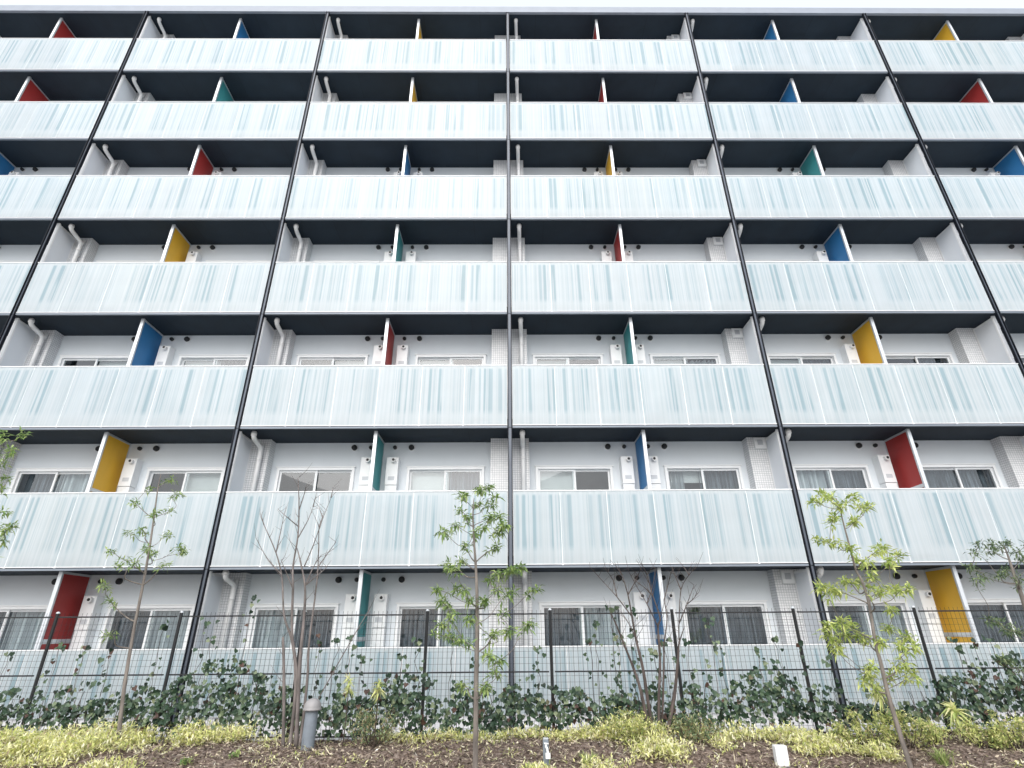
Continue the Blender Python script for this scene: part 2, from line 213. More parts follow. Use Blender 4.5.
def glass_mat():
    m,nt,p=nodes_of('window_glass'); nt.nodes.remove(p); out=nt.nodes['Material Output']
    tr=N(nt,'ShaderNodeBsdfTransparent'); tr.inputs[0].default_value=(.90,.93,.93,1)
    gl=N(nt,'ShaderNodeBsdfGlossy'); gl.inputs['Roughness'].default_value=.01; gl.inputs[0].default_value=(.95,.97,1,1)
    fr=N(nt,'ShaderNodeFresnel'); fr.inputs[0].default_value=1.6
    mx=N(nt,'ShaderNodeMixShader'); nt.links.new(math_(nt,'MULTIPLY',math_(nt,'MULTIPLY_ADD',fr.outputs[0],1.3,.02,clamp=True),math_(nt,'SUBTRACT',1.0,N(nt,'ShaderNodeNewGeometry').outputs['Backfacing'])),mx.inputs[0]); nt.links.new(tr.outputs[0],mx.inputs[1]); nt.links.new(gl.outputs[0],mx.inputs[2])
    nt.links.new(mx.outputs[0],out.inputs[0]); return m
M['glass']=glass_mat()
def leaf_mat(name, stops, transl=.35, rough=.5):
    m,nt,p=nodes_of(name); out=nt.nodes['Material Output']
    g=N(nt,'ShaderNodeNewGeometry')
    c=ramp(nt,g.outputs['Random Per Island'],stops)
    nt.links.new(c,p.inputs['Base Color']); p.inputs['Roughness'].default_value=rough; p.inputs['Specular IOR Level'].default_value=.35
    t=N(nt,'ShaderNodeBsdfTranslucent'); nt.links.new(c,t.inputs[0])
    mx=N(nt,'ShaderNodeMixShader'); mx.inputs[0].default_value=transl
    nt.links.new(p.outputs[0],mx.inputs[1]); nt.links.new(t.outputs[0],mx.inputs[2]); nt.links.new(mx.outputs[0],out.inputs[0])
    return m
M['leaf_mid']=leaf_mat('green_leaves',[(0,(.11,.20,.07)),(.4,(.25,.37,.12)),(.8,(.44,.53,.20)),(1,(.16,.25,.10))])
M['leaf_yel']=leaf_mat('yellow_green_leaves',[(0,(.22,.33,.08)),(.4,(.48,.57,.16)),(.8,(.70,.73,.30)),(1,(.32,.42,.13))])
M['leaf_dark']=leaf_mat('dark_green_leaves',[(0,(.07,.12,.06)),(.6,(.17,.24,.12)),(1,(.32,.38,.20))])
M['ivy']=leaf_mat('ivy_leaves',[(0,(.014,.030,.020)),(.40,(.034,.070,.040)),(.68,(.075,.125,.07)),(.86,(.15,.20,.12)),(.95,(.24,.28,.17)),(.965,(.10,.055,.04)),(1,(.06,.035,.028))],.15,.38)
M['cover']=leaf_mat('variegated_blades',[(0,(.30,.38,.12)),(.18,(.62,.66,.22)),(.45,(.84,.82,.38)),(.75,(.90,.88,.58)),(.9,(.86,.84,.70)),(.94,(.52,.42,.28)),(1,(.34,.25,.17))],.3)
M['shrub']=leaf_mat('shrub_leaves',[(0,(.18,.26,.09)),(.35,(.42,.48,.16)),(.7,(.70,.70,.28)),(.9,(.80,.77,.42)),(1,(.42,.30,.18))],.3)
M['shrub_green']=leaf_mat('reddish_green_leaves',[(0,(.12,.20,.11)),(.5,(.30,.37,.19)),(.7,(.36,.25,.16)),(.85,(.52,.50,.26)),(1,(.26,.34,.22))],.3)
M['spiky']=leaf_mat('yellow_spiky_leaves',[(0,(.42,.52,.18)),(.6,(.70,.72,.32)),(1,(.80,.76,.46))],.3)
M['tuft']=leaf_mat('grass_tuft_blades',[(0,(.16,.26,.07)),(.6,(.34,.42,.14)),(1,(.52,.52,.26))],.3)
M['litter']=leaf_mat('dry_litter',[(0,(.03,.021,.017)),(.34,(.12,.085,.065)),(.62,(.30,.235,.19)),(.8,(.54,.46,.35)),(.88,(.72,.64,.48)),(.94,(.40,.42,.18)),(1,(.80,.75,.68))],0,.9)
M['bark']=painted('grey_bark',(.20,.175,.155),.9,var=.4,scale=14,bump=.5,stretch=(1,1,.25))
M['bark_bare']=painted('bare_bark',(.17,.148,.14),.9,var=.45,scale=14,bump=.5,stretch=(1,1,.25))
M['bark_brown']=painted('brown_bark',(.085,.066,.06),.9,var=.45,scale=14,bump=.5,stretch=(1,1,.25))
M['vine']=painted('vine_stem',(.06,.045,.035),.9,var=.3)
def soil_mat():
    m,nt,p=nodes_of('mulch_soil'); tc=N(nt,'ShaderNodeTexCoord')
    n=N(nt,'ShaderNodeTexNoise'); n.inputs['Scale'].default_value=22; n.inputs['Detail'].default_value=8
    nt.links.new(tc.outputs['Object'],n.inputs['Vector'])
    nt.links.new(ramp(nt,n.outputs['Fac'],[(.3,(.04,.027,.021)),(.5,(.15,.108,.087)),(.72,(.34,.28,.24))]),p.inputs['Base Color'])
    b=N(nt,'ShaderNodeBump'); b.inputs['Strength'].default_value=.8; b.inputs['Distance'].default_value=.04
    nt.links.new(n.outputs['Fac'],b.inputs['Height']); nt.links.new(b.outputs[0],p.inputs['Normal']); p.inputs['Roughness'].default_value=.95
    return m
M['soil']=soil_mat()
M['asphalt']=painted('pale_paving',(.34,.34,.34),.9,var=.25,scale=2,bump=.4)
M['gravel']=painted('white_gravel',(.55,.55,.56),.9,var=.35,scale=25,bump=.8)

# ------------------------------------------------------------------ apartment building (local axes: x from the middle post, y from the railing face, z from the ground)
H=2.85; W=5.80; BD=1.018; X0=.06; YF=10.874
def zb(n): return 2.736+(n-2)*H          # underside of the balcony of storey n
BAYS=range(-4,4); POSTS=range(-4,5)
bld=thing('apartment_building','seven storey white apartment block with striped glass balconies and coloured partition boards','building',(X0,YF,0))
XL,XR=-4*W,4*W
# slabs, fascias, roof
for n in range(1,8):
    z=zb(n)
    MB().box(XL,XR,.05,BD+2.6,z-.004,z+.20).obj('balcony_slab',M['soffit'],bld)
    MB().box(XL,XR,.055,BD+2.59,z+.201,z+.22).obj('balcony_floor',M['floor'],bld)
    f=MB()
    for b in BAYS: f.box(b*W+.056,(b+1)*W-.056,-.002,.048,z-.019,z+.020)
    f.obj('slab_fascia',M['fascia'],bld)
zr=zb(8)
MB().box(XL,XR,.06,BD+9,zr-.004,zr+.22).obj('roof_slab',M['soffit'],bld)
MB().box(XL-.1,XR+.1,-.02,.057,zr-.01,zr+.27).box(XL-.1,XR+.1,.06,.36,zr+.223,zr+.27).obj('roof_fascia',M['roof_metal'],bld)
MB().box(XL,XR,BD+2.62,BD+9,0,zr-.006).obj('rear_block',M['wall'],bld)
MB().box(XL-.16,XL-.004,.05,BD+9,0,zr+.2).box(XR+.004,XR+.16,.05,BD+9,0,zr+.2).obj('end_wall',M['wall'],bld)
MB().box(XL,XR,.02,.12,0,.30).obj('plinth',M['plinth'],bld)
# facade walls (window openings cut on the storeys that show them)
WIN=((-2.32,-.59),(.59,2.32)); WB,WT=.30,2.25
for n in range(1,8):
    z0,z1=zb(n)+.222,zb(n+1)-.006
    m=MB()
    if n<=4:
        for b in BAYS:
            c=(b+.5)*W; edges=[b*W]+[c+e for w in WIN for e in w]+[(b+1)*W]
            for i in range(0,6,2): m.box(edges[i],edges[i+1],BD,BD+.16,z0,z1)
            for i in (1,3):
                m.box(edges[i],edges[i+1],BD,BD+.16,zb(n)+WT,z1); m.box(edges[i],edges[i+1],BD,BD+.16,z0,zb(n)+WB)
    else: m.box(XL,XR,BD,BD+.16,z0,z1)
    m.obj('facade_wall',M['wall'],bld)
    if n<=4: MB().box(XL+.01,XR-.01,BD+2.4,BD+2.6,z0,z1).obj('room_wall',M['room'],bld)
# posts
pm=MB().box(-.045,-.031,-.030,.035,0,zr-.012).box(.031,.045,-.030,.035,0,zr-.012)
pmesh=pm.mesh('post',M['navy'])
pst=MB()
for n in range(1,8): pst.box(-.0305,.0305,.004,.016,max(0,zb(n)),zb(n+1)-.016)
pst=pst.mesh('post_web',M['post_strip'])
for k in POSTS:
    p_=put('post',pmesh,bld,(k*W,0,0)); put('post_web',pst,p_)
# balcony railings and glass panels
PWD=(W-.112)/6
def railing_mesh(low):
    m=MB(); x0,x1=.056,W-.056
    m.box(x0,x1,-.012,.030,1.462,1.479); m.box(x0,x1,-.006,.026,low-.014,low)
    for i in range(7):
        x=x0+i*PWD; 
        if i in (0,6): x+=.012*(1 if i==0 else -1)
        m.box(x-.006,x+.006,.004,.0115,low,1.462); m.box(x-.012,x+.012,.0145,.048,low,1.462)
        if 0<i<6:
            m.box(x-.016,x+.016,-.010,.014,low-.024,low-.0145)
    return m.mesh('balcony_railing',M['white_alu'])
def panel_mesh(low):
    me=MB().box(.0075,PWD-.0075,0,.012,low+.002,1.460).mesh('glass_panel',M['panel'])
    uv=me.uv_layers.new(name='UVMap')
    for l in me.loops:
        c=me.vertices[l.vertex_index].co; uv.data[l.index].uv=(c.x,(c.z-low)/(1.46-low))
    return me
rm,pmn=railing_mesh(.05),panel_mesh(.05); rm1,pmn1=railing_mesh(.42),panel_mesh(.42)
for n in range(1,8):
    for b in BAYS:
        r=put('balcony_railing',rm1 if n==1 else rm,bld,(b*W,0,zb(n)))
        for i in range(6): put('glass_panel',pmn1 if n==1 else pmn,r,(.056+i*PWD,0,0))
# side screens between neighbouring bays, pillars, drainpipes
sm=MB().box(-.022,.022,.17,.70,.30,H-.10)
sfm=MB().box(-.035,.035,.125,.168,.26,H-.03).box(-.028,.028,.168,.70,H-.099,H-.055).box(-.028,.028,.70,.735,.26,H-.055)
sm_=sm.mesh('screen_board',M['screen']); sf_=sfm.mesh('side_screen',M['white_alu'])
pil=MB().box(-.43,.43,BD-.28,BD-.003,.223,H-.007).mesh('pillar',M['tile'])
pipe=MB()
px=.26
pipe.tube([(px+.01,.22,H-.004),(px+.01,.22,H-.09),(px+.011,.245,H-.135),(px+.014,.32,H-.17),(px+.022,.56,H-.225),(px+.03,.615,H-.27),(px+.03,.63,H-.34),(px+.03,.63,.222)],.05,12)
for z in (H-.50,1.45,.75): pipe.tube([(px+.03,.63,z-.03),(px+.03,.63,z+.03)],.055,12)
pipe.tube([(px+.01,.22,H-.10),(px+.01,.22,H-.03)],.06,12)
pipe.tube([(px+.03,.64,H-.30),(px+.03,.67,H-.24),(px+.03,.68,H-.13)],.042,10)
for z in (1.2,2.2): pipe.box(px+.02,px+.04,.66,BD-.283,z,z+.03)
pipe=pipe.mesh('drainpipe',M['pvc'],True)
vb=MB().box(-.125,.125,-.06,0,0,.25).mesh('vent_box',M['heater'])
vg=MB()
vg.box(-.06,.06,-.066,-.0605,.08,.20)
for i in range(5): vg.box(-.055,.055,-.074,-.067,.086+i*.023,.096+i*.023)
vg=vg.mesh('vent_grille',M['print'])
for n in range(1,8):
    for k in POSTS[1:-1] if False else range(-3,4):
        s=put('side_screen',sf_,bld,(k*W,0,zb(n))); put('screen_board',sm_,s)
        p_=put('pillar',pil,bld,(k*W,0,zb(n)))
        put('drainpipe',pipe,bld,(k*W,0,zb(n)))
        if k==1:
            v=put('vent_box',vb,bld,(k*W-.17,BD-.281,zb(n+1)-.285)); put('vent_grille',vg,v)
# coloured partition boards
PC={'red':(.35,.030,.028),'blue':(.025,.17,.40),'teal':(.045,.27,.285),'yellow':(.76,.43,.035)}
for k,c in PC.items():
    M[k]=painted(k+'_board',c,.5,var=.10,scale=1.3,stretch=(1,1,.5))
fm=MB().box(-.036,.036,.20,.245,.225,H-.008).box(-.022,.022,.2455,BD-.03,H-.05,H-.010).box(-.022,.022,.2455,BD-.03,1.57,1.645).box(-.022,.022,BD-.029,BD-.003,.225,H-.010).box(-.022,.022,.2455,BD-.03,.225,.27)
fm=fm.mesh('partition',M['alu'])
pbm={k:MB().box(-.012,.012,.246,BD-.0305,.272,1.568).box(-.012,.012,.246,BD-.0305,1.647,H-.052).mesh('partition_board',M[k]) for k in PC}
COLS={7:'red blue yellow red blue yellow',6:'red teal yellow red blue red',5:'blue red blue yellow teal blue',4:'teal yellow teal red blue red',
      3:'yellow blue red teal yellow teal',2:'blue yellow teal blue red teal',1:'teal red teal blue yellow red'}
for n in range(1,8):
    for b,c in zip(range(-3,3),COLS[n].split()):
        f=put('partition',fm,bld,((b+.5)*W,0,zb(n))); f['label']=c+' balcony partition board in a silver frame'
        put('partition_board',pbm[c],f)
# windows
def win_mesh():
    m=MB(); w=1.73; h=WT-WB; t=.055
    m.box(0,w,-.05,.10,h-t,h); m.box(0,w,-.05,.10,0,t); m.box(0,t,-.05,.10,t,h-t); m.box(w-t,w,-.05,.10,t,h-t)
    m.box(-.02,w+.02,-.065,-.0005,h+.001,h+.02)
    return m.mesh('window',M['white_alu'])
def sash_mesh(y):
    m=MB(); w=.842; h=WT-WB-.112; t=.042
    m.box(0,w,y,y+.03,h-t,h); m.box(0,w,y,y+.03,0,t+.03); m.box(0,t,y,y+.03,t+.03,h-t); m.box(w-t,w,y,y+.03,t+.03,h-t)
    return m.mesh('sash',M['white_alu'])
wm=win_mesh(); sA=sash_mesh(.0); sB=sash_mesh(.034)
pA=MB().box(.043,.799,.012,.017,.073,WT-WB-.155).mesh('pane',M['glass']); pB=MB().box(.043,.799,.046,.051,.073,WT-WB-.155).mesh('pane',M['glass'])
def drape(mat,seed,x0=-.40,x1=.86,amp=.05):
    r=random.Random(seed); m=MB(); n=80; h=WT-WB-.06
    ph=r.random()*6; xs=[x0+(x1-x0)*i/n for i in range(n+1)]
    ys=[.22+amp*math.sin(i*.95+ph+1.3*math.sin(i*.31+ph))+.012*math.sin(i*2.3) for i in range(n+1)]
    for x,y in zip(xs,ys): m.v+= [(x,y,.04),(x,y*1.0,h)]
    for i in range(n): m.f.append((2*i,2*i+2,2*i+3,2*i+1))
    return m.mesh('curtain',M[mat])
DR={('d',i):drape('cloth_dark',i) for i in range(3)}; DR.update({('g',i):drape('cloth_grey',i+9) for i in range(3)})
DR.update({('h',i):drape('cloth_grey',i+19,0,.42) for i in range(3)})
blind=MB().box(-.02,.86,.17,.18,.5,WT-WB-.06).mesh('blind',M['blind']); hblind=MB().box(-.02,.86,.17,.18,WT-WB-.32,WT-WB-.06).mesh('blind',M['blind'])
CU={1:'gd dg dg gd dg dg dg dd ddgd dg'.split(),}
CURT={(1,-3):('gg','dg'),(1,-2):('dg','dg'),(1,-1):('gd','dg'),(1,0):('dg','dd'),(1,1):('dg','dd'),(1,2):('dg','gd'),
      (2,-3):('dd','gg'),(2,-2):('dg','nw'),(2,-1):('nn','wd'),(2,0):('wn','pd'),(2,1):('gd','dd'),(2,2):('gd','dd'),
      (3,-3):('dn','wd'),(3,-2):('nw','wd'),(3,-1):('dw','wn'),(3,0):('wn','wg'),(3,1):('wd','nd'),(3,2):('nd','gd')}
for n in range(1,5):
    for b in range(-3,3):
        for j,w in enumerate(WIN):
            x=(b+.5)*W+w[0]
            o=put('window',wm,bld,(x,BD,zb(n)+WB))
            cc=CURT.get((n,b),('dw','wd'))[j]
            for q in range(2):
                sx=.056 if q==0 else .832
                sh=put('sash',sB if (q+j)%2 else sA,o,(sx,0,.056))
                put('pane',pB if (q+j)%2 else pA,o,(sx,0,.056))
                k=cc[q]; i=random.randrange(3)
                if k in 'dgh': 
                    cu=put('curtain',DR[(k,i)],o,(sx+.005 if q==0 else sx+.85,.0,0))
                    if q: cu.scale=(-1,1,1)
                elif k=='w': put('blind',blind,o,(sx+.01,0,0))
                elif k=='p': put('curtain',DR[('h',i)],o,(sx+.01,0,0)); put('blind',hblind,o,(sx+.01,.06,0))
# water heaters and round vents beside each partition
hm=MB().box(-.13,.13,-.22,-.002,0,.62).mesh('water_heater',M['heater'])
hcov=MB().box(-.125,.125,-.205,-.002,-.72,-.008).mesh('pipe_cover',M['heater'])
hex_=MB().lathe((.03,-.2205,.54),[(.05,.0),(.05,.075),(.040,.077)],20,'y').mesh('exhaust_pipe',M['pvc'])
hexd=MB().lathe((.03,-.298,.544),[(.031,.0),(.029,.006)],16,'y').mesh('exhaust_hole_shade',M['dark'])  # dark disc over the pipe end, paints the shade inside its open mouth
hst=MB()
hst.box(-.07,.07,-.2225,-.2202,.10,.185)
hst=hst.mesh('sticker',M['print'])
def ventm(r):
    return MB().lathe((0,-.001,0),[(r*1.12,0),(r*1.12,.02),(r*.98,.022)],24,'y').mesh('vent_collar',M['pvc']), MB().lathe((0,-.024,0),[(r*.97,0),(r*.95,.05),(r*.6,.075)],24,'y').mesh('round_vent',M['dark'])
VL,VS=ventm(.064),ventm(.045)
for n in range(1,6):
    for b in range(-3,3):
        if n<=2 and b==-3: continue
        if n==1 and b==2: continue
        c=(b+.5)*W
        for sgn in (-1,1):
            h=put('water_heater',hm,bld,(c+sgn*.285,BD,zb(n+1)-1.04))
            put('pipe_cover',hcov,h); put('exhaust_pipe',hex_,h); put('exhaust_hole_shade',hexd,h); put('sticker',hst,h)
            for (cm,dm),dx in ((VL,.65),(VS,.275)):
                v=put('round_vent',dm,bld,(c+sgn*dx,BD,zb(n+1)-.135)); put('vent_collar',cm,v)

# ------------------------------------------------------------------ ground
def gz(x,y):
    t=min(1,max(0,(y-7.5)/1.6)); t=t*t*(3-2*t)
    return -.02+.16*t
MB().box(-400,400,-400,400,-.30,-.10).obj('ground',M['asphalt'])['kind']='structure'
MB().box(-30,30,9.75,10.87,-.099,.055).obj('gravel_strip',M['gravel'])['kind']='structure'
from mathutils import noise
def soil():
    nx,ny=560,100; x0,x1,y0,y1=-14,14,5.2,9.74
    v=[];f=[]
    for j in range(ny+1):
        for i in range(nx+1):
            x=x0+(x1-x0)*i/nx; y=y0+(y1-y0)*j/ny
            z=gz(x,y)+.065*noise.noise((x*1.3,y*1.9,0))+.034*noise.noise((x*5,y*5,3))+.016*noise.noise((x*17,y*17,7))
            if y<6: z-=(6-y)*.25
            v.append((x,y,z))
    for j in range(ny):
        for i in range(nx):
            a=j*(nx+1)+i; f.append((a,a+1,a+nx+2,a+nx+1))
    return v,f
SV,SF=soil()
so=quads_obj('soil_bed',SV,SF,M['soil']); so['kind']='structure'
def sz(x,y): return gz(x,y)+.065*noise.noise((x*1.3,y*1.9,0))+.034*noise.noise((x*5,y*5,3))+.016*noise.noise((x*17,y*17,7))

# ------------------------------------------------------------------ foliage building blocks
def rand_dir(up=0.0):
    while True:
        d=Vector((random.uniform(-1,1),random.uniform(-1,1),random.uniform(-1,1)))
        if .05<d.length<1: d.normalize(); d.z+=up; return d.normalized()
def leaf(V,F,p,d,L,w,fold=.25,droop=.0,wide=.45):
    """a folded pointed leaf from p along d"""
    p=Vector(p); d=Vector(d).normalized()
    side=d.cross(Vector((0,0,1)))
    if side.length<.05: side=Vector((1,0,0))
    side.normalize(); 
    a=random.uniform(-.6,.6); up=side.cross(d); side=(side*math.cos(a)+up*math.sin(a)).normalized(); up=side.cross(d)
    mid=p+d*L*wide+up*0; tip=p+d*L+Vector((0,0,-droop*L))
    b=len(V)
    V+= [tuple(p),tuple(mid+side*w*.5+up*w*fold),tuple(tip),tuple(mid-side*w*.5+up*w*fold),tuple(mid)]
    F+= [(b,b+1,b+4),(b+1,b+2,b+4),(b+2,b+3,b+4),(b+3,b,b+4)]
def litter_obj():
    V=[];F=[]
    for _ in range(24000):
        x=random.uniform(-10,10); y=random.uniform(7.6,9.7); z=sz(x,y)+random.uniform(.002,.03)
        d=Vector((random.uniform(-1,1),random.uniform(-1,1),random.uniform(-.15,.35)))
        if random.random()<.45: leaf(V,F,(x,y,z),d,random.uniform(.06,.2),random.uniform(.004,.012),.3)
        else: leaf(V,F,(x,y,z),d,random.uniform(.02,.07),random.uniform(.015,.04),random.uniform(-.5,.6))
    for _ in range(9000):                                  # dry grass wisps in drifts
        x=random.uniform(-9,9); y=random.uniform(7.7,9.6)
        if noise.noise((x*1.5,y*2.2,17))<-.03: continue
        leaf(V,F,(x,y,sz(x,y)),Vector((random.gauss(0,.7),random.gauss(0,.7),random.uniform(.15,1))),random.uniform(.05,.17),random.uniform(.004,.009),.2,random.uniform(0,.4))
    return tag(quads_obj('leaf_litter',V,F,M['litter']),'dry brown leaf litter and twigs strewn over the planting bed','leaf litter',kind='stuff')
litter_obj()
def cover_obj():
    V=[];F=[]
    for cx,cy,rx,ry,h,wt in DATA['cover']:
        cy=min(cy,9.45)
        for _ in range(int(wt*30)):
            a=random.random()*6.283; r=math.sqrt(random.random())
            x=cx+rx*r*math.cos(a); y=min(9.6,cy+ry*r*math.sin(a)); z=sz(x,y); hh=h*(1.1-.5*r*r)*random.uniform(.5,1.2)*(1+.5*noise.noise((x*2.3,y*2.3,9)))
            if noise.noise((x*2.1,y*3.1,4))<-.18+.25*(r-.5): continue
            for k in range(random.randint(11,17)):
                zz=z+hh*random.random()**.7
                q=(x+random.gauss(0,.05),y+random.gauss(0,.05),zz)
                leaf(V,F,q,rand_dir(.5),random.uniform(.045,.10),random.uniform(.012,.024),.2,.15)
    for _ in range(480):                                   # stray sprigs over the mulch
        x=random.uniform(-9,9); y=random.uniform(7.9,9.5)
        if noise.noise((x*.9,y*1.4,27))<-.05: continue
        for k in range(random.randint(4,11)):
            leaf(V,F,(x+random.gauss(0,.03),y+random.gauss(0,.03),sz(x,y)+random.uniform(0,.06)),rand_dir(.5),random.uniform(.035,.08),random.uniform(.01,.02),.2,.15)
    return tag(quads_obj('yellow_groundcover',V,F,M['cover']),'pale yellow green variegated ground cover along the foot of the mesh fence','ground cover',kind='stuff')
cover_obj()

# ------------------------------------------------------------------ mesh fence
FY=9.6
fence=thing('mesh_fence','black welded mesh fence on slim posts in front of the glass balconies','fence',(0,FY,0))
fx0,fx1=-13.33,12.70
nb=int(round((fx1-fx0)/2))
fpm=MB().tube([(0,0,0),(0,0,1.90)],.026,10).mesh('fence_post',M['blackfence'])
fcm=MB().lathe((0,0,1.9),[(.029,0),(.029,.012),(.018,.026),(.004,.03)],12).mesh('post_cap',M['alu'])
for i in range(nb+1):
    p_=put('fence_post',fpm,fence,(fx0+2.003*i,0,.02)); put('post_cap',fcm,p_)
fr=MB()
for z in (1.865,1.03,.19):
    for i in range(nb): fr.tube([(fx0+2.003*i+.045,-.032,z),(fx0+2.003*(i+1)-.045,-.032,z)],.011,6)
fr.obj('fence_rail',M['blackfence'],fence)
fw=MB()
x=fx0
while x<fx0+2.003*nb:
    fw.tube([(x,-.032,.12),(x,-.032,1.925)],.0026,4); x+=.0715
z=.28
while z<1.83:
    if abs(z-1.03)>.03: fw.tube([(fx0,-.028,z),(fx0+2.003*nb,-.028,z)],.0017,4)
    z+=.0865
fw.obj('wire_mesh',M['blackfence'],fence)

# ------------------------------------------------------------------ ivy on the fence
IV=DATA['ivy']
def ivytop(x):
    for (x0,h0),(x1,h1) in zip(IV,IV[1:]):
        if x0<=x<=x1: return h0+(h1-h0)*(x-x0)/(x1-x0)
    return .85
def ivyleaf(V,F,p,s):
    n=Vector((random.gauss(0,.45),-1,random.gauss(.35,.45))).normalized()
    a=n.cross(Vector((0,0,1))).normalized(); b=a.cross(n)
    r=random.gauss(0,.6); a,b=a*math.cos(r)+b*math.sin(r), b*math.cos(r)-a*math.sin(r)
    i=len(V); p=Vector(p)
    for u,w,c in ((0,.30,0),(.30,.42,.06),(.50,.10,.0),(.34,-.20,.05),(.0,-.62,-.08),(-.34,-.20,.05),(-.50,.10,.0),(-.30,.42,.06)):
        V.append(tuple(p+a*u*s+b*w*s+n*c*s))
    V.append(tuple(p-b*.05*s-n*.04*s)); c=i+8
    for k in range(8): F.append((i+k,i+(k+1)%8,c))
def ivy_obj():
    V=[];F=[]; x=-10.0
    for _ in range(18500):
        x=random.uniform(-10.2,9.8); t=ivytop(x); nz=noise.noise((x*1.1,1.7,0)); n2=noise.noise((x*4.2,5,0))
        top=t+.10*n2
        z=.18+(top-.18)*random.random()**.8
        clump=noise.noise((x*3.3,z*4.0,2.2))
        keep=.62+.55*clump-(.40 if z>.75*top else 0)-(.30 if z<.34 else 0)+.0+.18*nz
        if random.random()>keep: continue
        ivyleaf(V,F,(x,FY-.03+random.uniform(-.14,.06),z),random.uniform(.04,.088))
    for vx,vz in DATA['vines']:
        z=ivytop(vx)-.1; xx=vx+random.uniform(-.15,.15)
        while z<vz:
            k=(z-(ivytop(vx)-.1))/max(.1,vz-ivytop(vx)+.1)
            if random.random()<(.75-.35*k): ivyleaf(V,F,(xx+random.gauss(0,.035),FY-.05+random.uniform(-.02,.03),z),random.uniform(.05,.10)*(1-.3*k))
            z+=random.uniform(.03,.09); xx+=(vx-xx)*.25+random.gauss(0,.03)
        for _ in range(4): ivyleaf(V,F,(vx+random.gauss(0,.05),FY-.05,vz+random.gauss(0,.04)),random.uniform(.06,.1))
    return tag(quads_obj('ivy',V,F,M['ivy']),'dark green ivy climbing the lower half of the black mesh fence','ivy',kind='stuff')
ivy=ivy_obj()
st=MB()
for _ in range(150):
    x=random.uniform(-10,9.8); z=.12; pts=[]; xx=x; top=ivytop(x)*random.uniform(.7,1.05)
    while z<top: pts.append((xx,FY-.04+random.uniform(-.02,.01),z)); z+=.1; xx+=random.gauss(0,.025)
    if len(pts)>2: st.tube(pts,.005,4)
for vx,vz in DATA['vines']:
    pts=[(vx+random.gauss(0,.02),FY-.045,.15+(vz-.15)*i/9) for i in range(10)]; st.tube(pts,.004,4)
st.obj('ivy_stems',M['vine'],ivy)

# ------------------------------------------------------------------ trees
def rad(i,n,r0,r1): return r0+(r1-r0)*(i/(n-1))
def smooth_path(pts,sub=3):
    P=[Vector(p) for p in pts]; out=[]
    for i in range(len(P)-1):
        p0=P[max(0,i-1)];p1=P[i];p2=P[i+1];p3=P[min(len(P)-1,i+2)]
        for k in range(sub):
            t=k/sub
            out.append(.5*((2*p1)+(p2-p0)*t+(2*p0-5*p1+4*p2-p3)*t*t+(3*p1-p0-3*p2+p3)*t**3))
    out.append(P[-1]); return out
def leafy_tree(name,d,label,mat,r0,L,nleaf,droop,barkm='bark'):
    tr=smooth_path(d['trunk'],4); base=tr[0].copy(); base.z=gz(base.x,base.y)-.02
    t=thing(name,label,'tree',tuple(base),'leafy saplings planted along the bed')
    loc=[p-base for p in tr]; m=MB()
    # root flare, then the trunk
    loc[0].z=min(loc[0].z,0)
    n=len(loc); m.tube([tuple(p) for p in loc],[rad(i,n,r0,.006)*(1.35 if i==0 else 1) for i in range(n)],9)
    skel=[(p,rad(i,n,r0,.006)) for i,p in enumerate(loc)]
    V=[];F=[]
    def axis(z): return min(skel[:n],key=lambda s:abs(s[0].z-z))[0]
    tips=[Vector(c)-base for c in d['cl']]
    tips.sort(key=lambda c:(c-axis(c.z)).length)
    for c in tips:
        ax=axis(c.z); rc=(c-ax).length
        best=None
        for p,r in skel:
            dd=(c-p); 
            if p.z>c.z-.05-.25*math.hypot(dd.x,dd.y): continue
            cost=dd.length+ (0.0 if p.z<c.z else 1)
            if best is None or cost<best[0]: best=(cost,p,r)
        if best is None: best=(0,ax,.006)
        p=best[1]; ln=(c-p).length
        q1=p+(c-p)*.35+Vector((random.gauss(0,.03),random.gauss(0,.03),-.04*ln+random.gauss(0,.02)))
        q2=p+(c-p)*.7+Vector((random.gauss(0,.03),random.gauss(0,.03),.03*ln))
        path=smooth_path([p,q1,q2,c],3); rr=min(best[2]*.6,.012); k=len(path)
        m.tube([tuple(a) for a in path],[rad(i,k,max(.0045,rr),.003) for i in range(k)],5,cap=False)
        for a in path[1:]: skel.append((a,.006))
        # the leaves stand round the twig end, some further back along it
        for _ in range(int(nleaf*random.uniform(.7,1.35))):
            s=random.random(); o=c if s<.5 else path[-2] if s<.8 else path[-4]
            dr=rand_dir(.15); dr=Vector((dr.x,dr.y,dr.z*.7-droop)).normalized()
            leaf(V,F,o+Vector((random.gauss(0,.024),random.gauss(0,.024),random.gauss(0,.02)))+dr*.012,dr,L*random.uniform(.5,1.3),L*random.uniform(.22,.36),.2,random.uniform(0,.35),.45)
    m.obj('trunk',M[barkm],t,smooth=True)
    quads_obj('crown',V,F,M[mat],t)
    return t
leafy_tree('young_tree',DATA['T1'],'thin leaning sapling with sparse leaf tufts beside the red partition board',"leaf_mid",.030,.088,42,.1)
leafy_tree('young_tree',DATA['T3'],'fresh green leafy sapling standing beside the middle black post','leaf_mid',.035,.095,54,.2)
leafy_tree('young_tree',DATA['T5'],'yellow green leafy sapling with a trunk leaning left near the right end of the bed','leaf_yel',.030,.10,54,.1)
leafy_tree('young_tree',DATA['T7'],'dark green tree reaching in from the right edge beside the yellow partition board','leaf_dark',.05,.085,42,.05)
leafy_tree('young_tree',DATA['T0'],'leafy tree whose branch tips reach in from the left edge beside the second storey','leaf_mid',.05,.10,34,.15)
